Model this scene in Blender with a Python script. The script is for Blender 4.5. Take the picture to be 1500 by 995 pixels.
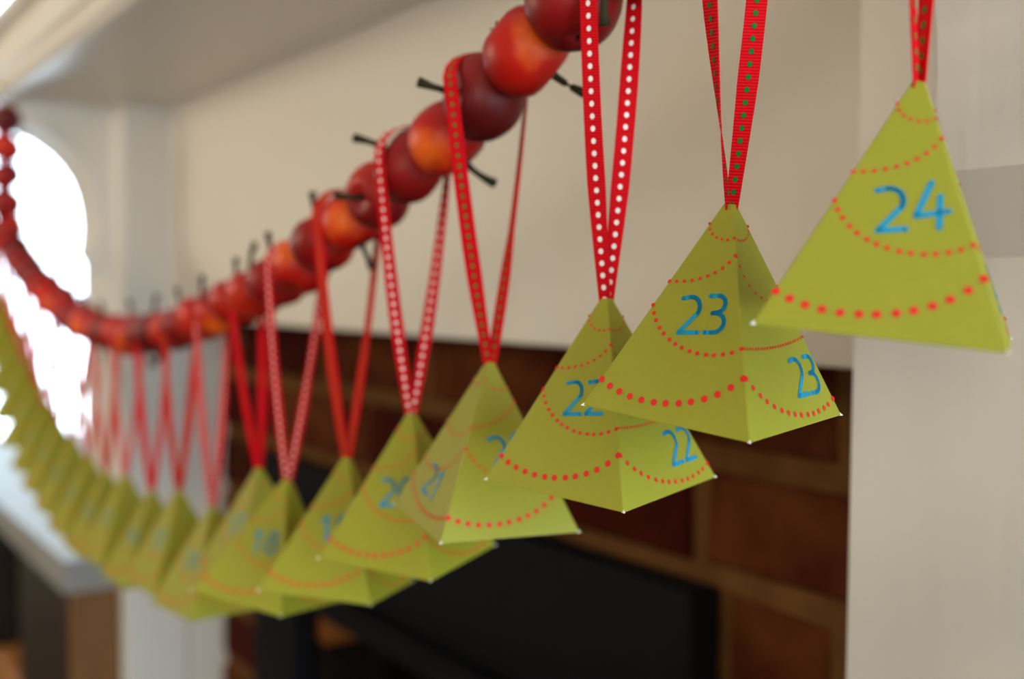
import bpy, bmesh, math, random
from mathutils import Vector, Matrix
PI = math.pi
random.seed(7)
scene = bpy.context.scene
for o in list(bpy.data.objects): bpy.data.objects.remove(o)
C = scene.collection

# ------------------------------------------------------------------ camera
FPX = 1586.83
FWD = Vector((-0.81609087, 0.5762123, -0.04444197))
RGT = Vector((0.57646062, 0.81708277, 0.00830053))
UPV = Vector((-0.04109564, 0.01884506, 0.99897748))
cam_d = bpy.data.cameras.new('camera')
cam_d.sensor_fit = 'HORIZONTAL'; cam_d.sensor_width = 23.6
cam_d.lens = FPX * 23.6 / 1500
cam_d.clip_start = 0.01
cam = bpy.data.objects.new('camera', cam_d); C.objects.link(cam)
cam.matrix_world = Matrix((RGT, UPV, -FWD)).transposed().to_4x4()
cam_d.dof.use_dof = True
cam_d.dof.focus_distance = 0.318
cam_d.dof.aperture_fstop = 3.7
scene.camera = cam

# ------------------------------------------------------------------ world, daylight, exposure
world = bpy.data.worlds.new('sky'); scene.world = world
world.use_nodes = True
wb = world.node_tree.nodes['Background']
wb.inputs[0].default_value = (0.70, 0.86, 1.0, 1); wb.inputs[1].default_value = 9.5
scene.view_settings.view_transform = 'Standard'
scene.view_settings.look = 'None'
scene.view_settings.gamma = 1.0
scene.view_settings.use_curve_mapping = False
scene.view_settings.exposure = 0.10

LAMP, LAMP2 = 12.0, 16.0       # glow of the two unseen globe lamps added for warm light
# room extents; the camera stands at the origin, the floor 1.03 m below it
XL, XR, YB, YF, ZF, ZC = -3.6, 2.1, -2.6, 1.15, -1.03, 1.40
# window openings: (a0, a1, z0, z1)
WIN_L = (0.15, 1.05, -0.50, 1.15)     # in the left wall, along Y
WIN_R = (-0.50, 1.10, -1.00, 1.20)       # in the right wall, along Y
WIN_B = (1.35, 1.85, -0.60, 0.45)        # in the back wall, along X
def portal(name, loc, rot, sx, sy):
    l = bpy.data.lights.new(name, 'AREA'); l.shape = 'RECTANGLE'; l.size = sx; l.size_y = sy
    l.cycles.is_portal = True
    o = bpy.data.objects.new(name, l); C.objects.link(o); o.location = loc; o.rotation_euler = rot
def mid(a, b): return (a + b) / 2
portal('daylight_left_window', (XL - 0.06, mid(*WIN_L[:2]), mid(*WIN_L[2:])), (0, -PI/2, 0), WIN_L[3]-WIN_L[2], WIN_L[1]-WIN_L[0])
portal('daylight_right_window', (XR + 0.06, mid(*WIN_R[:2]), mid(*WIN_R[2:])), (0, PI/2, 0), WIN_R[3]-WIN_R[2], WIN_R[1]-WIN_R[0])
portal('daylight_back_window', (mid(*WIN_B[:2]), YB - 0.06, mid(*WIN_B[2:])), (PI/2, 0, 0), WIN_B[1]-WIN_B[0], WIN_B[3]-WIN_B[2])

# ------------------------------------------------------------------ materials
def lin(r, g, b):
    f = lambda c: c/12.92 if c <= 0.04045 else ((c+0.055)/1.055)**2.4
    return (f(r/255), f(g/255), f(b/255), 1)
def new_mat(name):
    m = bpy.data.materials.new(name); m.use_nodes = True
    return m, m.node_tree.nodes, m.node_tree.links, m.node_tree.nodes['Principled BSDF']
def mat(name, col, rough=0.5, spec=0.5, metal=0.0, var=0.0, vscale=20, bump=0.0, bscale=60, stretch=(1, 1, 1), col2=None):
    m, N, L, P = new_mat(name)
    P.inputs['Base Color'].default_value = col; P.inputs['Roughness'].default_value = rough
    P.inputs['Specular IOR Level'].default_value = spec; P.inputs['Metallic'].default_value = metal
    if var or bump:
        tc = N.new('ShaderNodeTexCoord'); mp = N.new('ShaderNodeMapping'); mp.inputs['Scale'].default_value = stretch
        L.new(tc.outputs['Object'], mp.inputs['Vector'])
    if var:
        nz = N.new('ShaderNodeTexNoise'); nz.inputs['Scale'].default_value = vscale; nz.inputs['Detail'].default_value = 5
        L.new(mp.outputs[0], nz.inputs['Vector'])
        rp = N.new('ShaderNodeValToRGB'); rp.color_ramp.elements[0].position = 0.3; rp.color_ramp.elements[1].position = 0.7
        c2 = col2 or tuple(c*(1-var) for c in col[:3]) + (1,)
        rp.color_ramp.elements[0].color = c2; rp.color_ramp.elements[1].color = col
        L.new(nz.outputs['Fac'], rp.inputs[0]); L.new(rp.outputs[0], P.inputs['Base Color'])
    if bump:
        n2 = N.new('ShaderNodeTexNoise'); n2.inputs['Scale'].default_value = bscale; n2.inputs['Detail'].default_value = 4
        L.new(mp.outputs[0], n2.inputs['Vector'])
        b = N.new('ShaderNodeBump'); b.inputs['Strength'].default_value = bump; b.inputs['Distance'].default_value = 0.001
        L.new(n2.outputs['Fac'], b.inputs['Height']); L.new(b.outputs[0], P.inputs['Normal'])
    return m
M = {}
M['paint'] = mat('cream_gloss_paint', (0.71, 0.69, 0.65, 1), 0.5, 0.35, var=0.05, vscale=6, bump=0.28, bscale=90, stretch=(3, 3, 0.12))
M['paint_flat'] = mat('cream_painted_board', (0.73, 0.70, 0.64, 1), 0.34, 0.5, var=0.05, vscale=5, bump=0.1, bscale=40, stretch=(0.3, 1, 1))
M['paint_frieze'] = mat('cream_satin_painted_frieze', (0.73, 0.70, 0.64, 1), 0.65, 0.25, var=0.05, vscale=5, bump=0.1, bscale=40, stretch=(0.3, 1, 1))
M['wall'] = mat('cream_wall_emulsion', (0.64, 0.55, 0.41, 1), 0.9, 0.2, var=0.05, vscale=4, bump=0.15, bscale=120)
M['ceiling'] = mat('white_ceiling_emulsion', (0.75, 0.73, 0.68, 1), 0.95, 0.1)
M['floor'] = mat('brown_oak_boards', lin(96, 64, 38), 0.5, 0.4, var=0.4, vscale=9, stretch=(0.4, 6, 6))
M['white_frame'] = mat('white_window_paint', (0.78, 0.80, 0.82, 1), 0.4, 0.4)
M['mortar'] = mat('sandy_lime_mortar', lin(112, 76, 40), 0.95, 0.1, var=0.35, vscale=40, bump=0.8, bscale=200)
M['brick'] = mat('old_red_brick', lin(72, 20, 9), 0.95, 0.1, var=0.5, vscale=28, bump=0.9, bscale=150, col2=lin(48, 14, 7))
M['brick_b'] = mat('old_brown_brick', lin(66, 20, 9), 0.95, 0.1, var=0.5, vscale=20, bump=0.9, bscale=150, col2=lin(100, 56, 26))
M['firebrick'] = mat('orange_fire_brick', lin(150, 88, 42), 0.9, 0.1, var=0.3, vscale=30, bump=0.6, bscale=150)
M['iron'] = mat('black_cast_iron', (0.006, 0.006, 0.008, 1), 0.75, 0.12, var=0.2, vscale=30, bump=0.3, bscale=200)
M['soot'] = mat('sooty_black', (0.012, 0.009, 0.007, 1), 0.95, 0.05)
M['dark_wood'] = mat('dark_stained_wood', (0.022, 0.014, 0.012, 1), 0.5, 0.3, var=0.4, vscale=12, stretch=(1, 1, 8))
M['mid_wood'] = mat('brown_varnished_wood', lin(128, 88, 46), 0.5, 0.3, var=0.25, vscale=10, stretch=(8, 8, 1))
M['grey_top'] = mat('pale_grey_painted_board', lin(150, 150, 148), 0.55, 0.3, var=0.15, vscale=10)
M['orange_wood'] = mat('orange_pine_wood', lin(190, 125, 60), 0.5, 0.3, var=0.2, vscale=20, stretch=(1, 8, 8))
M['blue_cloth'] = mat('blue_cloth', lin(60, 90, 170), 0.8, 0.1, var=0.3, vscale=60)
M['card'] = mat('lime_green_card', (0.285, 0.280, 0.020, 1), 0.5, 0.3, var=0.04, vscale=500, bump=0.06, bscale=1500)
M['ink_red'] = mat('red_printed_ink', lin(212, 42, 36), 0.6, 0.2)
M['ink_blue'] = mat('blue_printed_ink', lin(24, 140, 178), 0.6, 0.2)
M['white_card'] = mat('white_card_core', (0.8, 0.8, 0.78, 1), 0.7, 0.2)
M['dot_white'] = mat('white_woven_dots', (0.85, 0.80, 0.78, 1), 0.7, 0.1)
M['dot_green'] = mat('green_woven_dots', lin(18, 112, 44), 0.7, 0.1)
M['stem'] = mat('dark_apple_stem', lin(52, 44, 24), 0.75, 0.2, var=0.3, vscale=300)
M['wire'] = mat('brown_garden_wire', (0.05, 0.03, 0.02, 1), 0.6, 0.3)
M['brass'] = mat('dull_brass_pin', (0.4, 0.28, 0.1, 1), 0.35, 0.5, metal=1.0)

def ribbon_mat():
    m, N, L, P = new_mat('red_grosgrain_ribbon')
    P.inputs['Base Color'].default_value = lin(200, 14, 22); P.inputs['Roughness'].default_value = 0.7
    P.inputs['Specular IOR Level'].default_value = 0.15
    P.inputs['Specular IOR Level'].default_value = 0.08
    tc = N.new('ShaderNodeTexCoord'); w = N.new('ShaderNodeTexWave'); w.wave_type = 'BANDS'; w.bands_direction = 'Z'
    w.inputs['Scale'].default_value = 340
    L.new(tc.outputs['Object'], w.inputs['Vector'])
    rp = N.new('ShaderNodeValToRGB'); rp.color_ramp.elements[0].color = lin(182, 8, 18); rp.color_ramp.elements[1].color = lin(226, 20, 34)
    L.new(w.outputs['Fac'], rp.inputs[0]); L.new(rp.outputs[0], P.inputs['Base Color'])
    b = N.new('ShaderNodeBump'); b.inputs['Strength'].default_value = 0.6; b.inputs['Distance'].default_value = 0.0003
    L.new(w.outputs['Fac'], b.inputs['Height']); L.new(b.outputs[0], P.inputs['Normal'])
    return m
M['ribbon'] = ribbon_mat()

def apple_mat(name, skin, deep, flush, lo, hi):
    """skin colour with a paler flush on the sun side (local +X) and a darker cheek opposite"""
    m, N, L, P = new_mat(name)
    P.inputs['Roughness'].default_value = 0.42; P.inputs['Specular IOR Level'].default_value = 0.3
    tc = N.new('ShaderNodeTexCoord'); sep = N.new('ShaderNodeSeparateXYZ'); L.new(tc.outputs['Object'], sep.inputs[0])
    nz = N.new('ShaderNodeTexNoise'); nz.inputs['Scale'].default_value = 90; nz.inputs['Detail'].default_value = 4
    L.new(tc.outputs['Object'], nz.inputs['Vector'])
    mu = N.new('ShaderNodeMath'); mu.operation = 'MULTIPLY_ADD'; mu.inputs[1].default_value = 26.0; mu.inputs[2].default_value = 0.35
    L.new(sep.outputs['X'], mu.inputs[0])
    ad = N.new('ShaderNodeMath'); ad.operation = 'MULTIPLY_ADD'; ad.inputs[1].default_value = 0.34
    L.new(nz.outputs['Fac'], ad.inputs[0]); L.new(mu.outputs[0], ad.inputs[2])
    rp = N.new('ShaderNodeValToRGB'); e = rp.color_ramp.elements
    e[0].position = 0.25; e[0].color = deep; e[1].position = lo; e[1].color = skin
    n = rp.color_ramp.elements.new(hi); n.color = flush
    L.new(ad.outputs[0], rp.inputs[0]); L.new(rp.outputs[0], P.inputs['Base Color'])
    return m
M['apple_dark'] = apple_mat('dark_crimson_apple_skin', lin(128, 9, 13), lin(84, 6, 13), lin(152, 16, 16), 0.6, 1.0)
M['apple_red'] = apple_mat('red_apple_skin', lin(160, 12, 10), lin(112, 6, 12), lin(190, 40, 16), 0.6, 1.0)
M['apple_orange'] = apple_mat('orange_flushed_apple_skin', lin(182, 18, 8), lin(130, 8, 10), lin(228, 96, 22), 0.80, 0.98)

def glass_mat():
    m = bpy.data.materials.new('window_glass'); m.use_nodes = True
    N, L = m.node_tree.nodes, m.node_tree.links; N.clear()
    out = N.new('ShaderNodeOutputMaterial'); mx = N.new('ShaderNodeMixShader'); t = N.new('ShaderNodeBsdfTransparent'); g = N.new('ShaderNodeBsdfGlossy')
    g.inputs['Roughness'].default_value = 0.02; mx.inputs[0].default_value = 0.06
    t.inputs[0].default_value = (0.97, 0.98, 0.98, 1)
    L.new(t.outputs[0], mx.inputs[1]); L.new(g.outputs[0], mx.inputs[2]); L.new(mx.outputs[0], out.inputs[0])
    return m
M['glass'] = glass_mat()

# ------------------------------------------------------------------ helpers
def link(name, me, m=None, parent=None, smooth=False):
    o = bpy.data.objects.new(name, me); C.objects.link(o)
    if m is not None and not me.materials: me.materials.append(M[m])
    if parent: o.parent = parent
    if smooth:
        for p in me.polygons: p.use_smooth = True
    return o
def from_bm(name, bm, m, parent=None, smooth=False):
    bmesh.ops.recalc_face_normals(bm, faces=bm.faces)
    me = bpy.data.meshes.new(name); bm.to_mesh(me); bm.free()
    return link(name, me, m, parent, smooth)
def add_box(bm, x0, x1, y0, y1, z0, z1):
    v = [bm.verts.new((x, y, z)) for x in (x0, x1) for y in (y0, y1) for z in (z0, z1)]
    for f in ((0, 1, 3, 2), (4, 6, 7, 5), (0, 4, 5, 1), (2, 3, 7, 6), (0, 2, 6, 4), (1, 5, 7, 3)):
        bm.faces.new([v[i] for i in f])
def boxes(name, m, parent, *bs, bevel=0.0):
    bm = bmesh.new()
    for b in bs: add_box(bm, *b)
    if bevel:
        bmesh.ops.bevel(bm, geom=list(bm.edges), offset=bevel, segments=2, profile=0.5, affect='EDGES')
    return from_bm(name, bm, m, parent)
def prism_x(name, prof, x0, x1, m, parent=None, bevel=0.0):
    """closed (y, z) profile swept along X"""
    bm = bmesh.new()
    a = [bm.verts.new((x0, y, z)) for y, z in prof]; b = [bm.verts.new((x1, y, z)) for y, z in prof]
    n = len(prof)
    bm.faces.new(a); bm.faces.new(b[::-1])
    for i in range(n): bm.faces.new((a[i], b[i], b[(i+1) % n], a[(i+1) % n]))
    return from_bm(name, bm, m, parent)
def tag(o, label=None, cat=None, group=None, kind=None):
    if label: o['label'] = label
    if cat: o['category'] = cat
    if group: o['group'] = group
    if kind: o['kind'] = kind
    return o
def empty(name, loc, parent=None):
    o = bpy.data.objects.new(name, None); C.objects.link(o); o.location = loc; o.empty_display_size = 0.02
    if parent: o.parent = parent
    return o
def tube(bm, pts, rad, seg=8):
    rings = []
    for i, p in enumerate(pts):
        p = Vector(p); a = Vector(pts[max(i-1, 0)]); b = Vector(pts[min(i+1, len(pts)-1)])
        t = (b - a).normalized(); s = Vector((0, 0, 1)) if abs(t.z) < 0.9 else Vector((1, 0, 0))
        u = t.cross(s).normalized(); v = t.cross(u)
        r = rad[i] if isinstance(rad, (list, tuple)) else rad
        rings.append([bm.verts.new(p + (u*math.cos(2*PI*k/seg) + v*math.sin(2*PI*k/seg))*r) for k in range(seg)])
    for A, B in zip(rings, rings[1:]):
        for k in range(seg): bm.faces.new((A[k], A[(k+1) % seg], B[(k+1) % seg], B[k]))
    bm.faces.new(rings[0][::-1]); bm.faces.new(rings[-1])

# ------------------------------------------------------------------ room shell
T = 0.12
tag(boxes('floor', 'floor', None, (XL-T, XR+T, YB-T, YF+T, ZF-0.1, ZF)), 'brown oak board floor of the room', 'floor', kind='structure')
tag(boxes('ceiling', 'ceiling', None, (XL-T, XR+T, YB-T, YF+T, ZC, ZC+0.1)), 'plain white ceiling of the room', 'ceiling', kind='structure')
a0, a1, z0, z1 = WIN_L
tag(boxes('wall_left', 'wall', None, (XL-T, XL, YB, a0, ZF, ZC), (XL-T, XL, a1, YF, ZF, ZC), (XL-T, XL, a0, a1, ZF, z0), (XL-T, XL, a0, a1, z1, ZC)), 'far cream wall with the bright window', 'wall', kind='structure')
a0, a1, z0, z1 = WIN_R
tag(boxes('wall_right', 'wall', None, (XR, XR+T, YB, a0, ZF, ZC), (XR, XR+T, a1, YF, ZF, ZC), (XR, XR+T, a0, a1, ZF, z0), (XR, XR+T, a0, a1, z1, ZC)), 'cream wall with a window behind the camera', 'wall', kind='structure')
a0, a1, z0, z1 = WIN_B
tag(boxes('wall_back', 'wall', None, (XL-T, a0, YB-T, YB, ZF, ZC), (a1, XR+T, YB-T, YB, ZF, ZC), (a0, a1, YB-T, YB, ZF, z0), (a0, a1, YB-T, YB, z1, ZC)), 'cream wall opposite the fireplace', 'wall', kind='structure')
tag(boxes('wall_alcove', 'wall', None, (XL-T, XR+T, YF, YF+T, ZF, ZC)), 'cream wall at the back of the alcoves', 'wall', kind='structure')

def window(name, axis, fixed, a0, a1, z0, z1, bars, label):
    root = empty(name, (fixed, mid(a0, a1), z0) if axis == 'Y' else (mid(a0, a1), fixed, z0))
    tag(root, label, 'window', kind='structure')
    def bx(nm, m, u0, u1, d0, d1, w0, w1):
        ox, oy, oz = root.location
        if axis == 'Y': return boxes(nm, m, root, (fixed+d0-ox, fixed+d1-ox, u0-oy, u1-oy, w0-oz, w1-oz))
        return boxes(nm, m, root, (u0-ox, u1-ox, fixed+d0-oy, fixed+d1-oy, w0-oz, w1-oz))
    f = 0.035
    bx('frame_jamb', 'white_frame', a0, a0+f, -0.03, 0.03, z0, z1); bx('frame_jamb', 'white_frame', a1-f, a1, -0.03, 0.03, z0, z1)
    bx('frame_rail', 'white_frame', a0+f, a1-f, -0.03, 0.03, z0, z0+f); bx('frame_rail', 'white_frame', a0+f, a1-f, -0.03, 0.03, z1-f, z1)
    us = [a0+f] + bars + [a1-f]
    for b in bars: bx('glazing_bar', 'white_frame', b-0.012, b+0.012, -0.02, 0.02, z0+f, z1-f)
    for i in range(len(us)-1):
        bx('pane', 'glass', us[i]+(0.012 if i else 0), us[i+1]-(0.012 if i < len(us)-2 else 0), -0.002, 0.002, z0+f, z1-f)
window('window_1', 'Y', XL-0.07, *WIN_L, [], 'bright daylit window in the far wall beyond the mantelpiece')
window('window_2', 'Y', XR+0.07, *WIN_R, [0.06, 0.57], 'wide window in the wall behind the camera')
window('window_3', 'X', YB-0.07, *WIN_B, [], 'narrow window opposite the fireplace')

# ------------------------------------------------------------------ two unseen globe lamps added for warm light, behind and left of the camera
def fill_lamp(x, y, zc, r, glow, label):
    lamp = tag(empty('fill_lamp', (x, y, ZF)), label, 'lamp')
    bm = bmesh.new(); tube(bm, [(0, 0, 0.0), (0, 0, 0.02), (0, 0, 0.03)], [0.14, 0.14, 0.02], 32); from_bm('base', bm, 'iron', lamp)
    bm = bmesh.new(); tube(bm, [(0, 0, 0.025), (0, 0, zc-r+0.02-ZF)], 0.009, 12); from_bm('pole', bm, 'iron', lamp)
    gm, GN, GL, GPr = new_mat('fill_lamp_globe')
    GPr.inputs['Base Color'].default_value = (0.8, 0.72, 0.6, 1); GPr.inputs['Emission Color'].default_value = (1.0, 0.86, 0.66, 1); GPr.inputs['Emission Strength'].default_value = glow
    bm = bmesh.new(); bmesh.ops.create_uvsphere(bm, u_segments=32, v_segments=16, radius=r); bmesh.ops.translate(bm, verts=bm.verts, vec=(0, 0, zc-ZF))
    me = bpy.data.meshes.new('globe_shade'); bm.to_mesh(me); bm.free(); me.materials.append(gm); link('globe_shade', me, None, lamp, True)
fill_lamp(1.35, -1.9, 0.30, 0.28, LAMP, 'unseen large globe lamp added behind the camera for warm light')
fill_lamp(-1.25, -0.55, 0.22, 0.15, LAMP2, 'unseen small globe lamp added to warm the far half of the fireplace')

# ------------------------------------------------------------------ chimney breast and brickwork
SX0, SX1 = -1.58, -0.02                 # mantel shelf ends
PXL, PXR = -1.33, -0.2815                # inner faces of the two pilasters
PW = 0.19
YW, YP, YBR = 0.4266, 0.369, 0.489      # frieze face, pilaster face, brick face
ZSH, ZFR = 0.220, -0.0355               # underside of the shelf, bottom of the frieze
breast = boxes('wall_fireplace', 'wall', None,
    (PXL-PW-0.02, PXL-0.01, YW+0.015, YF, ZF, ZC), (PXR+0.01, PXR+PW+0.02, YW+0.015, YF, ZF, ZC), (PXL-0.01, PXR+0.01, YW+0.02, YF, ZSH+0.07, ZC),
    (PXL-0.01, PXR+0.01, 0.62, YF, -0.19, ZSH+0.07))
tag(breast, 'cream plastered chimney breast behind the mantelpiece', 'wall', kind='structure')

IX0, IX1, IZ, IY = -1.155, -0.464, -0.181, 0.46   # black iron insert
bw = boxes('wall_brick', 'mortar', None, (PXL, PXR, YBR+0.006, 0.60, -0.186, ZFR+0.06), (PXL, IX0+0.02, YBR+0.006, 0.60, ZF, -0.186), (IX1-0.02, PXR, YBR+0.006, 0.60, ZF, -0.186))
tag(bw, 'red brickwork with sandy mortar inside the mantelpiece', 'brickwork', kind='structure')
brick_meshes = {}
def brick(x0, x1, z0, z1):
    key = (round(x1-x0, 3), random.randrange(3))
    if key not in brick_meshes:
        bm = bmesh.new(); w = x1-x0; h = z1-z0
        add_box(bm, -w/2, w/2, 0, 0.05, -h/2, h/2)
        r = random.Random(str(key))
        for v in bm.verts: v.co += Vector((r.uniform(-.002, .002), r.uniform(-.002, .002), r.uniform(-.002, .002)))
        bmesh.ops.bevel(bm, geom=[e for e in bm.edges if all(v.co.y < 0.02 for v in e.verts)], offset=0.004, segments=1, affect='EDGES')
        me = bpy.data.meshes.new('brick'); bmesh.ops.recalc_face_normals(bm, faces=bm.faces); bm.to_mesh(me); bm.free()
        me.materials.append(M['brick'] if key[1] else M['brick_b']); brick_meshes[key] = me
    o = link('brick', brick_meshes[key], None, bw)
    o.location = ((x0+x1)/2, YBR + random.uniform(-0.002, 0.003), (z0+z1)/2)
J = 0.0075
for r in range(-1, 13):
    zt = -0.1037 - 0.074*r; zb = zt - 0.074
    off = -0.489 if r % 2 == 0 else -0.489 + 0.1125
    ks = [off + 0.225*k for k in range(-6, 4)]
    for x in ks:
        a, b = max(x+J, PXL), min(x+0.225-J, PXR)
        if b - a < 0.03: continue
        if zb > IZ - 0.005 or r <= 0: brick(a, b, max(zb+J, ZF), zt-J)
        else:
            for c0, c1 in ((PXL, IX0-0.002), (IX1+0.002, PXR)):
                aa, bb = max(a, c0), min(b, c1)
                if bb - aa > 0.02 and zt-J > ZF+0.02: brick(aa, bb, max(zb+J, ZF), zt-J)

# ------------------------------------------------------------------ black iron fireplace insert
ins = empty('fireplace_insert', (mid(IX0, IX1), IY, ZF))
tag(ins, 'black cast-iron fireplace insert set in the red brickwork', 'fireplace')
def ibox(nm, m, *bs, bevel=0.004):
    ox, oy, oz = ins.location
    return boxes(nm, m, ins, *[(b[0]-ox, b[1]-ox, b[2]-oy, b[3]-oy, b[4]-oz, b[5]-oz) for b in bs], bevel=bevel)
OX0, OX1, OZ = -1.045, -0.575, -0.30
ibox('canopy', 'iron', (IX0, IX1, IY, IY+0.028, OZ, IZ))
ibox('canopy_lip', 'iron', (OX0-0.02, OX1+0.02, IY-0.022, IY-0.002, OZ-0.012, OZ+0.012))
ibox('jamb', 'iron', (IX0, OX0, IY, IY+0.028, ZF, OZ)); ibox('jamb', 'iron', (OX1, IX1, IY, IY+0.028, ZF, OZ))
ibox('firebox_back', 'soot', (OX0-0.02, OX1+0.02, 0.72, 0.74, ZF, OZ+0.08), bevel=0)
ibox('firebox_roof', 'soot', (OX0-0.02, OX1+0.02, 0.49, 0.72, OZ+0.085, OZ+0.1), bevel=0)
ibox('firebox_side', 'soot', (OX0-0.025, OX0-0.012, 0.49, 0.72, ZF, OZ+0.08), bevel=0); ibox('firebox_side', 'soot', (OX1+0.012, OX1+0.025, 0.49, 0.72, ZF, OZ+0.08), bevel=0)
for k in range(9):
    zt = OZ + 0.0 - k*0.08
    ibox('fire_brick', 'firebrick' if k < 1 else 'soot', (OX0-0.012, OX0+0.012, 0.492, 0.57, zt-0.076, zt), bevel=0.003)
    ibox('fire_brick', 'firebrick' if k < 1 else 'soot', (OX1-0.012, OX1+0.012, 0.492, 0.57, zt-0.076, zt), bevel=0.003)
for k in range(9): ibox('grate_bar', 'iron', (OX0+0.07+k*0.042, OX0+0.082+k*0.042, 0.50, 0.52, ZF+0.05, ZF+0.22))
ibox('grate_rail', 'iron', (OX0+0.06, OX1-0.06, 0.498, 0.522, ZF+0.22, ZF+0.24)); ibox('hearth_plate', 'iron', (OX0, OX1, 0.49, 0.72, ZF, ZF+0.05))

# ------------------------------------------------------------------ mantelpiece
mp = empty('mantelpiece', (mid(PXL, PXR), YW, ZF))
tag(mp, 'cream painted wooden mantelpiece framing the brick fireplace', 'mantelpiece')
def rel(prof): return [(y-YW, z-ZF) for y, z in prof]
def mprism(nm, prof, x0, x1, m, parent=mp): return prism_x(nm, rel(prof), x0-mp.location.x, x1-mp.location.x, m, parent)
def mbox(nm, m, *bs, bevel=0.0015, parent=mp):
    ox, oy, oz = mp.location
    return boxes(nm, m, parent, *[(b[0]-ox, b[1]-ox, b[2]-oy, b[3]-oy, b[4]-oz, b[5]-oz) for b in bs], bevel=bevel)
# shelf: flat underside, bead below the front, fascia, groove and nosing
mprism('shelf', [(YW+0.02, ZSH), (0.252, ZSH), (0.249, ZSH-0.004), (0.242, ZSH-0.004), (0.2345, ZSH+0.003), (0.2345, ZSH+0.013), (0.229, ZSH+0.016), (0.229, ZSH+0.047),
    (0.236, ZSH+0.049), (0.236, ZSH+0.053), (0.219, ZSH+0.056), (0.216, ZSH+0.062), (0.219, ZSH+0.069), (YW+0.02, ZSH+0.069)], SX0, SX1, 'paint_flat')
mbox('frieze', 'paint_frieze', (PXL-0.005, PXR+0.005, YW, YW+0.02, ZFR, ZSH+0.001))
mbox('opening_lining', 'paint_flat', (PXL-0.012, PXL+0.0005, YW+0.02, 0.60, ZF, ZFR+0.06)); mbox('opening_lining', 'paint_flat', (PXR-0.0005, PXR+0.012, YW+0.02, 0.60, ZF, ZFR+0.06))
mbox('frieze_return', 'paint_flat', (PXL, PXR, YW+0.02, YBR+0.004, ZFR+0.004, ZFR+0.02), bevel=0)
corb = [(0.371, ZSH+0.001), (0.262, ZSH+0.001), (0.262, 0.202), (0.266, 0.195), (0.279, 0.190), (0.297, 0.182), (0.315, 0.170), (0.330, 0.155), (0.342, 0.137), (0.349, 0.117), (0.353, 0.097), (0.3545, 0.078),
    (0.3530, 0.058), (0.350, 0.044), (0.3685, 0.014), (0.371, 0.013)]
for x0, x1, s in ((PXL-PW, PXL, -1), (PXR, PXR+PW, 1)):
    p = mbox('pilaster', 'paint', (x0, x1, YP, YW+0.018, ZF, ZSH+0.001))
    mprism('corbel', corb, x0+0.046, x1-0.046, 'paint', p)
    mbox('plinth', 'paint', (x0-0.008, x1+0.008, YP-0.012, YW+0.018, ZF, ZF+0.16), parent=p)

# ------------------------------------------------------------------ alcove cupboard below the far window
cab = empty('alcove_bookcase', (-1.975, 0.62, ZF))
tag(cab, 'dark wooden alcove bookcase with a pale grey top by the far window', 'bookcase')
def cbox(nm, m, *bs, bevel=0.002):
    ox, oy, oz = cab.location
    return boxes(nm, m, cab, *[(b[0]-ox, b[1]-ox, b[2]-oy, b[3]-oy, b[4]-oz, b[5]-oz) for b in bs], bevel=bevel)
CX0, CX1, CY, CZ = -2.40, -1.35, 0.312, -0.325
CYB = YP-0.002                          # the right end is scribed round the pilaster
CXA = PXL-PW-0.026
cbox('top', 'grey_top', (CX0, CX1+0.004, CY-0.01, CYB, CZ-0.04, CZ), (CX0, CXA, CYB, YF-0.004, CZ-0.04, CZ), bevel=0)
cbox('back_panel', 'dark_wood', (CX0, CXA, YF-0.02, YF-0.004, ZF, CZ-0.04))
cbox('end_panel', 'mid_wood', (CX1-0.022, CX1, CY, CYB, ZF+0.165, CZ-0.04)); cbox('side_panel', 'dark_wood', (CX0, CX0+0.02, CY, YF-0.02, ZF, CZ-0.04))
cbox('door', 'dark_wood', (CXA-0.12, CX1-0.024, CY, CYB-0.02, ZF+0.165, CZ-0.044)); cbox('side_panel', 'dark_wood', (CXA-0.02, CXA, CYB, YF-0.02, ZF, CZ-0.04))
cbox('divider', 'dark_wood', (-2.02, -2.0, CY+0.01, YF-0.02, ZF, CZ-0.04))
for z in (ZF+0.06, -0.76): cbox('shelf', 'dark_wood', (CX0+0.02, CXA-0.12, CY, YF-0.02, z-0.02, z))
box = tag(boxes('wooden_box', 'orange_wood', None, (-1.95, -1.68, CY+0.01, CY+0.2, -0.76, -0.60), bevel=0.006), 'orange pine box on the dark bookcase shelf at lower left', 'box')
bl = bmesh.new()
for k in range(3): add_box(bl, -1.95+0.006*k, -1.69-0.004*k, CY+0.02, CY+0.2, ZF+0.06+k*0.035, ZF+0.092+k*0.035)
bmesh.ops.bevel(bl, geom=list(bl.edges), offset=0.012, segments=3, affect='EDGES')
tag(from_bm('folded_blanket', bl, 'blue_cloth', None, True), 'folded blue cloth on the lowest bookcase shelf', 'blanket')

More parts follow.
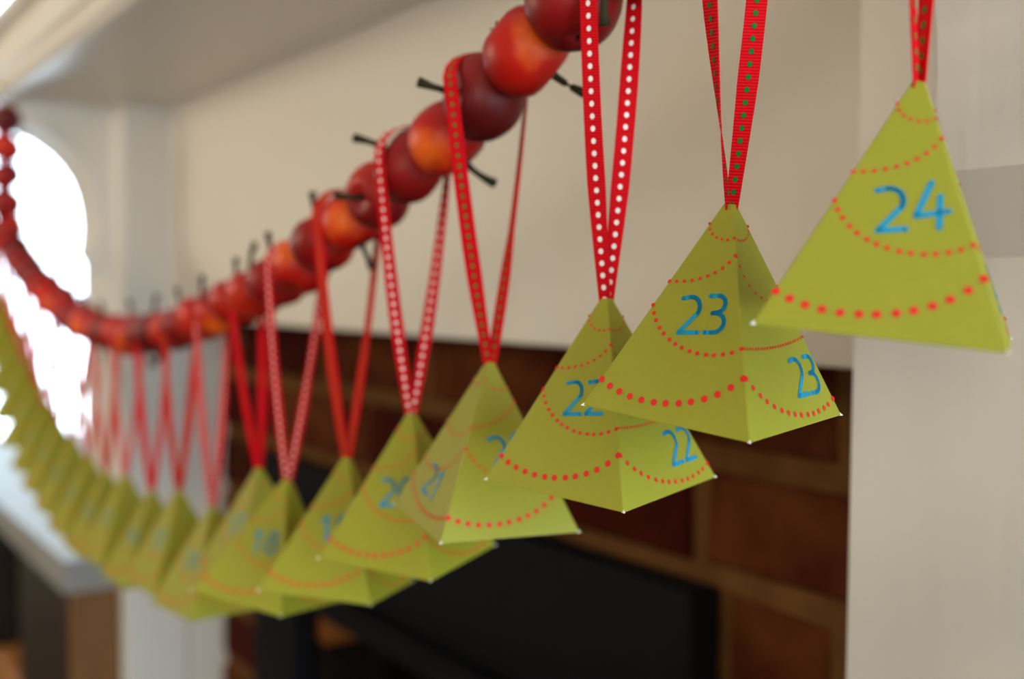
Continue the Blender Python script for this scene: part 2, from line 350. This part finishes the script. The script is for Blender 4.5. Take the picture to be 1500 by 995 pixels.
# ------------------------------------------------------------------ garland curve
YG = 0.2334
GP = [(-0.36, 0.935), (-0.66, 0.75), (-0.95, 0.575), (-1.243, 0.432), (-1.386, 0.375), (-1.51, 0.315), (-1.651, 0.254), (-1.79, 0.213), (-1.922, 0.160), (-2.075, 0.112), (-2.266, 0.040),
      (-2.55, -0.02), (-2.843, -0.075), (-3.13, -0.122), (-3.62, -0.150), (-4.0, -0.135), (-4.353, -0.095), (-4.82, 0.008), (-5.2, 0.11), (-5.42, 0.20), (-5.53, 0.32), (-5.54, 0.50), (-5.53, 0.70), (-5.53, 0.915)]
def catmull(P, n):
    out = []
    for i in range(len(P)-1):
        p0, p1, p2, p3 = (Vector(P[max(i-1, 0)]), Vector(P[i]), Vector(P[i+1]), Vector(P[min(i+2, len(P)-1)]))
        for k in range(n):
            t = k/n
            out.append(0.5*((2*p1)+(p2-p0)*t+(2*p0-5*p1+4*p2-p3)*t*t+(3*p1-p0-3*p2+p3)*t**3))
    out.append(Vector(P[-1])); return out
def off_y(x):   # the far end is drawn in a little towards the corbel
    return 0.0
GC = [Vector((q.x*YG, YG, q.y*YG)) for q in catmull(GP, 16)]
GS = [0.0]
for a, b in zip(GC, GC[1:]): GS.append(GS[-1] + (b-a).length)
def g_at(s):
    for i in range(len(GS)-1):
        if GS[i+1] >= s:
            t = (s-GS[i])/(GS[i+1]-GS[i]); return GC[i].lerp(GC[i+1], t), (GC[i+1]-GC[i]).normalized()
    return GC[-1], (GC[-1]-GC[-2]).normalized()
def s_of_x(x):
    best = min(range(len(GC)), key=lambda i: abs(GC[i].x-x) + (10 if i > len(GC)-50 else 0))
    return GS[best]
bm = bmesh.new(); tube(bm, GC[::4] + [GC[-1]], 0.0011, 6)
wire = tag(from_bm('garland_wire', bm, 'wire', None, True), 'thin brown wire threaded through the crab apples under the mantel shelf', 'wire')
for end, lab in ((GC[0], 'small brass pin holding the near end of the apple garland'), (GC[-1], 'small brass pin holding the far end of the apple garland')):
    bm = bmesh.new(); tube(bm, [(end.x, end.y+0.012, ZSH-0.002), (end.x, end.y+0.004, ZSH-0.003), (end.x, end.y-0.004, ZSH-0.003), (end.x, end.y-0.006, ZSH+0.001)], [0.003, 0.0016, 0.0016, 0.0016], 8)
    tag(from_bm('brass_pin', bm, 'brass', None, True), lab, 'pin')

# ------------------------------------------------------------------ paper trees: positions (apex) and turns
H = 0.065; B = 0.865*H; RR = B/math.sqrt(2)
rad = math.radians
TREES = {
 24: ((-2.48, 3.62, 0.85), (-1.7, 5.3, -15.1)), 23: ((-3.43, 3.62, 0.45), (1.5, 6.6, -31.4)), 22: ((-4.25, 3.59, 0.02), (2.9, 4.6, -30.2)),
 21: ((-5.32, 3.60, -0.37), (0.3, 4.0, -56.6)), 20: ((-6.22, 3.58, -0.76), (1.6, 4.1, -17.0)), 19: ((-7.18, 3.59, -1.18), (-4.2, -0.5, -5.0)),
 18: ((-8.10, 3.53, -1.47), (-9.0, 2.0, -14.0)), 17: ((-9.14, 3.70, -1.54), (0, 0, -42)), 15: ((-10.95, 3.57, -2.00), (0, 0, -40)), 14: ((-11.89, 3.58, -2.15), (0, 0, -44)),
 13: ((-12.84, 3.56, -2.11), (0, 0, -42)), 12: ((-13.76, 3.59, -2.20), (0, 0, -45))}
TREES[16] = ((-2.79*3.59, 3.59, -0.56*3.59), (0, 0, -38))
# beyond tree 12 the trees hang shoulder to shoulder, each a step higher than the last
FARL = [(-3.83, -0.614), (-4.07, -0.592), (-4.29, -0.557), (-4.505, -0.52), (-4.715, -0.48), (-4.925, -0.41), (-5.125, -0.325), (-5.32, -0.235), (-5.50, -0.13), (-5.75, 0.0), (-6.0, 0.13)]
def far_z(x):
    for (xa, za), (xb, zb) in zip(FARL, FARL[1:]):
        if xb <= x <= xa: return za + (zb-za)*(xa-x)/(xa-xb)
    return -0.614
fx = TREES[12][0][0]; fz = TREES[12][0][2]
for n in range(11, 2, -1):
    dx = 0.60
    while True:
        nz_ = far_z((fx-dx)/3.59)*3.59
        if dx >= 1.02*2/((nz_-fz)/dx + 2.31): break
        dx += 0.004
    fx -= dx; fz = nz_
    if fx/3.59 < -5.85: break
    TREES[n] = ((fx, 3.59, fz), (0, 0, -45))
WHITE = {22, 20, 18, 16, 13, 11, 8, 6}
PLAIN = {17, 14, 9}

# ---- crab apples
R0 = 0.0164
def apple_bm():
    bm = bmesh.new(); NU, NV = 22, 15; rows = []
    for j in range(NV+1):
        th = PI*j/NV
        r = math.sin(th)*(1 + 0.05*math.cos(th)); z = 0.92*math.cos(th)
        z -= 0.30*math.exp(-(th/0.33)**2); z += 0.20*math.exp(-((PI-th)/0.30)**2)
        row = []
        for i in range(NU):
            ph = 2*PI*i/NU; w = 1 + 0.018*math.cos(5*ph)*(0.4+0.6*(1-math.cos(th))/2)
            row.append((r*w*math.cos(ph)*R0, r*w*math.sin(ph)*R0, z*R0))
        rows.append(row)
    top = bm.verts.new(rows[0][0]); bot = bm.verts.new(rows[-1][0])
    R = [[bm.verts.new(p) for p in row] for row in rows[1:-1]]
    for i in range(NU):
        k = (i+1) % NU
        bm.faces.new((top, R[0][i], R[0][k])); bm.faces.new((bot, R[-1][k], R[-1][i]))
        for a, b in zip(R, R[1:]): bm.faces.new((a[i], b[i], b[k], a[k]))
    return bm
def to_mesh(name, bm, m, smooth=True):
    bmesh.ops.recalc_face_normals(bm, faces=bm.faces)
    me = bpy.data.meshes.new(name); bm.to_mesh(me); bm.free(); me.materials.append(M[m])
    for p in me.polygons: p.use_smooth = smooth
    return me
apple_me = {k: to_mesh('flesh', apple_bm(), k) for k in ('apple_dark', 'apple_red', 'apple_orange')}
stem_me = []
for bend in (0.3, 1.2, -1.2, 0.7):
    bm = bmesh.new(); pts = []; rr = []
    for k in range(7):
        t = k/6; pts.append((bend*0.006*t*t, 0.001*t, R0*0.58 + 0.0165*t)); rr.append(0.00115 + (0.0008*(1-t)**3) + 0.0009*max(0, t-0.6)/0.4)
    tube(bm, pts, rr, 8); stem_me.append(to_mesh('stem', bm, 'stem'))
bm = bmesh.new()
for k in range(5):
    a = 2*PI*k/5; c, s = math.cos(a), math.sin(a)
    v = [bm.verts.new(q) for q in ((c*0.0014-s*0.0008, s*0.0014+c*0.0008, -R0*0.74), (c*0.0014+s*0.0008, s*0.0014-c*0.0008, -R0*0.74), (c*0.0030, s*0.0030, -R0*0.90), (c*0.001, s*0.001, -R0*0.70))]
    for f in ((0, 1, 2), (1, 3, 2), (3, 0, 2), (0, 3, 1)): bm.faces.new([v[i] for i in f])
calyx_me = to_mesh('calyx', bm, 'stem', False)
TOCAM = -FWD
def img_dir(dx, dy, dz): return (RGT*dx + UPV*dy + TOCAM*dz).normalized()
s_ref = s_of_x(-1.386*YG)
PITCH = 0.0302
# hand-set look of the apples nearest the camera: (material, stem direction in the picture, stem mesh)
SPEC = {-1: ('apple_dark', (-0.2, 0.8, -0.5), 0), 0: ('apple_orange', (0.85, -0.62, -0.1), 1), 1: ('apple_dark', (-0.93, 0.04, 0.42), 0), 2: ('apple_orange', (0.62, -0.75, 0.0), 2),
        3: ('apple_dark', (-0.85, 0.5, 0.1), 2), 4: ('apple_red', (-0.5, -0.1, 0.85), 0), 5: ('apple_orange', (0.5, -0.85, 0.1), 0), 6: ('apple_red', (-0.25, 0.95, 0.0), 0),
        7: ('apple_orange', (0.3, 0.8, -0.4), 1), 8: ('apple_dark', (-0.2, 0.97, 0.1), 0), 9: ('apple_red', (-0.2, 0.95, 0.2), 2), 10: ('apple_red', (0.0, 1, 0.1), 0), 11: ('apple_orange', (0.3, -0.5, -0.7), 1),
        12: ('apple_red', (0.1, 1, 0.2), 0), 13: ('apple_dark', (-0.3, 0.9, 0), 0)}
i0 = -int((s_ref-0.036)/PITCH); i1 = int((GS[-1]-s_ref-0.022)/PITCH)
ribbon_s = sorted((s_of_x(p[0][0]*H), n) for n, p in TREES.items())
apples = []
kinds = ['apple_dark', 'apple_red', 'apple_orange', 'apple_red']
for i in range(i0, i1+1):
    s = s_ref + i*PITCH
    p, t = g_at(s)
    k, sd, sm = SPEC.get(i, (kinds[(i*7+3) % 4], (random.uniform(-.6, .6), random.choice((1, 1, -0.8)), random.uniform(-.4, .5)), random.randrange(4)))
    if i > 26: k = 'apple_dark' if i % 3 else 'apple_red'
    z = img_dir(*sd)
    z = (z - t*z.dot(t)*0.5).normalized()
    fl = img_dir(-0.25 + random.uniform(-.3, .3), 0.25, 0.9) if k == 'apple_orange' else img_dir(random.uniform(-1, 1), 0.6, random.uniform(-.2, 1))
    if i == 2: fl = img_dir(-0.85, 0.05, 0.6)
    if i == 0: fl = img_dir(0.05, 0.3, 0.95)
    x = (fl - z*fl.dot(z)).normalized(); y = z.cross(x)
    rot = Matrix((x, y, z)).transposed()
    sc = 1.0 + random.uniform(-0.07, 0.05)
    if i in (-1, 0, 1): sc = 1.04
    if i > 30: sc = 1.06
    apples.append([i, s, p, t, k, rot, sm, sc])
def gap_of(s):
    left = None; right = None
    for rs, n in ribbon_s:
        if rs <= s: right = n
        if rs > s and left is None: left = n
    return right, left
gaps = {}
for a in apples: gaps.setdefault(gap_of(a[1]), []).append(a)
def ordw(n):
    ones = ['', 'first', 'second', 'third', 'fourth', 'fifth', 'sixth', 'seventh', 'eighth', 'ninth', 'tenth', 'eleventh', 'twelfth', 'thirteenth', 'fourteenth', 'fifteenth', 'sixteenth', 'seventeenth', 'eighteenth', 'nineteenth']
    if n < 20: return ones[n]
    tens = {2: ('twentieth', 'twenty'), 3: ('thirtieth', 'thirty'), 4: ('fortieth', 'forty'), 5: ('fiftieth', 'fifty')}[n//10]
    return tens[0] if n % 10 == 0 else tens[1] + '-' + ones[n % 10]
CN = {'apple_dark': 'dark crimson', 'apple_red': 'red', 'apple_orange': 'orange-flushed red'}
for (rn, ln), lst in gaps.items():
    for j, (i, s, p, t, k, rot, sm, sc) in enumerate(lst):
        o = empty('crab_apple', p)
        o.rotation_euler = rot.to_euler(); o.scale = (sc, sc, sc)
        if i >= -1: lab = f'{CN[k]} crab apple, {ordw(i+2)} along the garland from the top of the picture'
        else: lab = f'{CN[k]} crab apple, {ordw(-1-i)} on the garland above the top of the picture'
        tag(o, lab, 'crab apple', 'crab apples threaded on the garland')
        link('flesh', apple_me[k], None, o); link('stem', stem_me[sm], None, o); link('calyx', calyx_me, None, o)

# ---- printed digits as rounded strokes on a unit-high grid
def arc(cx, cy, rx, ry, a0, a1, n=10): return [(cx+rx*math.cos(rad(a0+(a1-a0)*k/n)), cy+ry*math.sin(rad(a0+(a1-a0)*k/n))) for k in range(n+1)]
DIG = {'0': [arc(.28, .5, .28, .5, 0, 360, 24)], '1': [[(.06, .78), (.3, 1.0), (.3, 0)]],
 '2': [[(.0, .96)] + arc(.24, .68, .28, .31, 95, -25, 9) + [(.0, .02), (.56, .02)]],
 '3': [[(.04, 1.0)] + arc(.25, .77, .24, .23, 80, -80, 8) + [(.16, .53)], [(.16, .53)] + arc(.24, .27, .28, .26, 80, -95, 9) + [(.0, .02)]],
 '4': [[(.34, 1.05), (.02, .30), (.66, .36)], [(.50, .72), (.46, 0.0)]],
 '5': [[(.5, 1.0), (.1, 1.0), (.06, .58)] + arc(.22, .31, .30, .30, 95, -110, 9) + [(.0, .05)]],
 '6': [[(.45, 1.0), (.12, .5)] + arc(.28, .28, .27, .28, 150, -210, 18)], '7': [[(.0, 1.0), (.55, 1.0), (.18, 0)]],
 '8': [arc(.28, .76, .22, .23, 0, 360, 18), arc(.28, .27, .27, .27, 0, 360, 18)], '9': [arc(.28, .72, .26, .27, 0, 360, 18), [(.54, .72), (.42, .0)]]}
def stroke(bm, pts, w, place):
    """flat stroke with round caps: one quad per segment plus a small disc at each point"""
    for a, b in zip(pts, pts[1:]):
        d = Vector((b[0]-a[0], b[1]-a[1]));
        if d.length < 1e-6: continue
        n = Vector((-d.y, d.x)).normalized()*w/2
        bm.faces.new([bm.verts.new(place(*q)) for q in ((a[0]+n.x, a[1]+n.y), (a[0]-n.x, a[1]-n.y), (b[0]-n.x, b[1]-n.y), (b[0]+n.x, b[1]+n.y))])
    for a in pts:
        bm.faces.new([bm.verts.new(place(a[0]+w/2*math.cos(2*PI*k/10), a[1]+w/2*math.sin(2*PI*k/10))) for k in range(10)])

# swags on the four faces: (t at left fold, t at right fold, sag, dot diameter mm, pitch mm)
SWAG = {'A': [(.14, .195, .034, .95, 1.9), (.41, .266, .035, 1.15, 2.5), (.516, .644, .105, 1.35, 2.7), (.87, .755, .105, 2.1, 4.1)],
        'B': [(.195, .145, .034, .8, 1.5), (.266, .41, .116, 1.0, 3.2), (.644, .637, .02, .95, 1.6), (.755, .92, .105, 1.7, 3.6)],
        'C': [(.145, .16, .034, .9, 1.7), (.41, .43, .05, 1.1, 2.4), (.637, .66, .06, 1.2, 2.5), (.92, .78, .09, 2.0, 4.0)],
        'D': [(.16, .14, .034, .9, 1.7), (.43, .41, .06, 1.1, 2.2), (.66, .516, .10, 1.2, 2.2), (.78, .87, .09, 1.7, 3.0)]}
NUMPOS = {'A': (.60, .532, 9), 'B': (.78, .80, 0), 'C': (.45, .55, 5), 'D': (.52, .76, -4)}
APEX = Vector((0, 0, H))
BASE = [Vector((RR*math.cos(PI/2*j), RR*math.sin(PI/2*j), 0)) for j in range(4)]
LIFT = 0.00016
def body_mesh():
    bm = bmesh.new(); tr = 0.050
    top = [bm.verts.new(APEX.lerp(b, tr)) for b in BASE]; bot = [bm.verts.new(b) for b in BASE]
    bm.faces.new(top); bm.faces.new(bot[::-1])
    for j in range(4): bm.faces.new((bot[j], bot[(j+1) % 4], top[(j+1) % 4], top[j]))
    bmesh.ops.recalc_face_normals(bm, faces=bm.faces)
    bmesh.ops.bevel(bm, geom=list(bm.edges), offset=0.00045, segments=2, profile=0.6, affect='EDGES')
    me = bpy.data.meshes.new('card_body'); bmesh.ops.recalc_face_normals(bm, faces=bm.faces); bm.to_mesh(me); bm.free(); me.materials.append(M['card'])
    return me
BODY = body_mesh()
def face_frame(j):
    Lp, Rp = BASE[(j-1) % 4], BASE[j]
    ux = (Rp-Lp).normalized(); up = (APEX-(Lp+Rp)/2).normalized(); n = ux.cross(up)
    return Lp, Rp, ux, up, n
def dots_mesh(j, typ):
    Lp, Rp, ux, up, n = face_frame(j); bm = bmesh.new()
    for tl, tr, sag, dd, pitch in SWAG[typ]:
        pts = []
        for k in range(121):
            s = 0.012 + 0.976*k/120; t = tl+(tr-tl)*s+4*sag*s*(1-s)
            pts.append(APEX.lerp(Lp, t)*(1-s) + APEX.lerp(Rp, t)*s)
        tot = sum((b-a).length for a, b in zip(pts, pts[1:])); cnt = max(2, round(tot/(pitch*.001)))
        cum = [0.0]
        for a, b in zip(pts, pts[1:]): cum.append(cum[-1]+(b-a).length)
        for q_ in range(cnt+1):
            d_ = tot*q_/cnt; i_ = max(i for i in range(121) if cum[i] <= d_+1e-9); c = pts[i_] + n*LIFT; r = dd*.0005
            bm.faces.new([bm.verts.new(c + ux*r*math.cos(2*PI*q/10) + up*r*math.sin(2*PI*q/10)) for q in range(10)])
    me = bpy.data.meshes.new('printed_dots'); bm.to_mesh(me); bm.free(); me.materials.append(M['ink_red']); return me
DOTS = {(j, t): dots_mesh(j, t) for j in range(4) for t in 'ABCD'}
def number_mesh(j, typ, text):
    Lp, Rp, ux, up, n = face_frame(j); s, t, ang = NUMPOS[typ]
    c = APEX.lerp(Lp, t)*(1-s) + APEX.lerp(Rp, t)*s + n*LIFT
    ca, sa = math.cos(rad(ang)), math.sin(rad(ang)); h = 0.0112; adv = 0.74
    wtot = adv*(len(text)-1) + 0.56
    bm = bmesh.new()
    for q, ch in enumerate(text):
        def place(x, y, q=q):
            X = (x + adv*q - wtot/2)*h; Y = (y-0.5)*h
            return c + ux*(X*ca - Y*sa) + up*(X*sa + Y*ca)
        for st in DIG[ch]: stroke(bm, st, 0.125, place)
    me = bpy.data.meshes.new('printed_number'); bm.to_mesh(me); bm.free(); me.materials.append(M['ink_blue']); return me
TIPS = []
for b in BASE:
    bm = bmesh.new(); q = b*0.985 + Vector((0, 0, 0.0002)); d = [(b*0.955), b*1.012, b*0.96 + Vector((0, 0, 0.0016)), b + Vector((-b.y, b.x, 0))*0.016 - b*0.02, b - Vector((-b.y, b.x, 0))*0.016 - b*0.02]
    v = [bm.verts.new(p) for p in d]
    for f in ((1, 3, 2), (1, 2, 4), (0, 2, 3), (0, 4, 2), (1, 0, 3), (1, 4, 0)): bm.faces.new([v[i] for i in f])
    TIPS.append(to_mesh('worn_tip', bm, 'white_card', False))

# ---- ribbon loops
RW = 0.0062
TW = {24: ((-65, -50, -80), (-10, -5, -20)), 23: ((30, -8, -72), (62, 48, 20)), 22: ((18, 28, 48), (0, 62, 52)), 21: ((22, 35, 50), (-25, -15, 40)), 20: ((10, 30, 50), (-10, 20, 50)), 19: ((20, 20, 30), (0, 0, 30))}
def apple_r(s):
    d, sc = min((abs(a[1]-s), a[7]) for a in apples)
    return max(0.0090, math.sqrt(max(0, (R0*1.02*sc)**2-d*d)) + 0.0005)
def ribbon(n, root, apex, Mi):
    s = s_of_x(apex.x); g, t = g_at(s)
    r = apple_r(s) if n not in (22,) else 0.0105
    if n == 24: r = 0.009
    nup = (Vector((0, 0, 1)) - t*t.z).normalized()
    if nup.z < 0.6: nup = Vector((0, 0, 1))
    path = []          # points with twist angle
    tw = TW.get(n, ((15, 20 + random.uniform(-15, 15), 40), (10, 20 + random.uniform(-25, 25), 45)))
    bot = apex - Vector((0, 0, 0.0016))
    def lerp3(a, u): return a[1]+(a[0]-a[1])*(u*2-1) if u > .5 else a[2]+(a[1]-a[2])*u*2
    NS = 26
    F = g + Vector((0, -r, 0)); Bk = g + Vector((0, r, 0))
    gx = Vector((apex.x-g.x, 0, 0))
    for k in range(NS):
        u = k/NS; ease = u
        p = bot.lerp(F + gx*(1-u)*0, ease); p = p + Vector((0, -0.0012*math.sin(PI*u) - 0.0006*(1-u), 0))
        path.append((p, lerp3(tw[0], u)))
    for k in range(11):
        a = PI*k/10; p = g + Vector((0, -r*math.cos(a), 0)) + nup*r*math.sin(a)
        path.append((p, tw[0][0]+(tw[1][0]-tw[0][0])*k/10))
    for k in range(1, NS+1):
        u = 1-k/NS; p = bot.lerp(Bk, u) + Vector((0, 0.0012*math.sin(PI*u) + 0.0006*(1-u), 0))
        path.append((p, lerp3(tw[1], u)))
    # frames
    bmr = bmesh.new(); bmd = bmesh.new(); rows = []; fr = []
    loc = lambda v: Mi @ v
    for i, (p, ang) in enumerate(path):
        tg = (path[min(i+1, len(path)-1)][0]-path[max(i-1, 0)][0]).normalized()
        w = Vector((1, 0, 0)); w = (w - tg*w.dot(tg)).normalized()
        sgn = 1 if i < len(path)/2 else -1
        w = Matrix.Rotation(rad(ang)*sgn, 3, tg) @ w
        nn = tg.cross(w); th = 0.00018; fr.append((p, tg, w, nn))
        e_ = min(i, len(path)-1-i)/NS; wd = RW*(0.62 + 0.38*min(1, e_/0.35))
        rows.append([bmr.verts.new(loc(p + w*a*wd/2 + nn*b*th)) for a, b in ((-1, -1), (1, -1), (1, 1), (-1, 1))])
    for A, Bq in zip(rows, rows[1:]):
        for k in range(4): bmr.faces.new((A[k], A[(k+1) % 4], Bq[(k+1) % 4], Bq[k]))
    bmr.faces.new(rows[0][::-1]); bmr.faces.new(rows[-1])
    rb = from_bm('ribbon', bmr, 'ribbon', root, False)
    if n in PLAIN: return
    step = 0.0040 if n in WHITE else 0.0038; dr = 0.00085 if n in WHITE else 0.0008
    acc = 0; nxt = 0.001
    for i in range(len(fr)-1):
        L = (fr[i+1][0]-fr[i][0]).length
        while acc + L >= nxt:
            u = (nxt-acc)/L; p = fr[i][0].lerp(fr[i+1][0], u); tg = fr[i][1]; w = fr[i][2].lerp(fr[i+1][2], u).normalized(); nn = fr[i][3].lerp(fr[i+1][3], u).normalized()
            for sd in (-1, 1):
                bmd.faces.new([bmd.verts.new(loc(p + nn*sd*0.00032 + w*dr*math.cos(2*PI*q/8) + tg*dr*1.15*math.sin(2*PI*q/8))) for q in range(8)])
            nxt += step
        acc += L
    from_bm('ribbon_dots', bmd, 'dot_white' if n in WHITE else 'dot_green', rb)

SHIFT = {21: 1}
DESC = {24: 'nearest and highest', 23: 'sharpest', 22: 'second', 21: 'turned'}
for n in sorted(TREES, reverse=True):
    P, rr_ = TREES[n]
    apex = Vector(P)*H
    R3 = Matrix.Rotation(rad(rr_[0]), 3, 'X') @ Matrix.Rotation(rad(rr_[1]), 3, 'Y') @ Matrix.Rotation(rad(rr_[2]), 3, 'Z')
    base = apex - R3 @ Vector((0, 0, H))
    root = empty('paper_tree', base); root.rotation_euler = R3.to_euler()
    MW = Matrix.Translation(base) @ R3.to_4x4(); Mi = MW.inverted()
    rk = 'white-dotted' if n in WHITE else ('plain' if n in PLAIN else 'green-dotted')
    if n >= 12: lab = f'lime green card pyramid tree printed {n} on {rk} red ribbon, {ordw(25-n)} from the right'
    else: lab = f'blurred lime green card pyramid tree, {ordw(25-n)} from the right, {ordw(12-n)} beyond tree 12'
    tag(root, lab, 'paper tree', 'numbered advent trees hanging from the garland')
    link('card_body', BODY, None, root)
    if n >= 17:
        for tm in TIPS: link('worn_tip', tm, None, root)
    for j in range(4):
        typ = 'ABCD'[(j - SHIFT.get(n, 0)) % 4]
        link('printed_dots', DOTS[(j, typ)], None, root)
        link('printed_number', number_mesh(j, typ, str(n)), None, root)
    ribbon(n, root, (MW @ (APEX*0.952)), Mi)
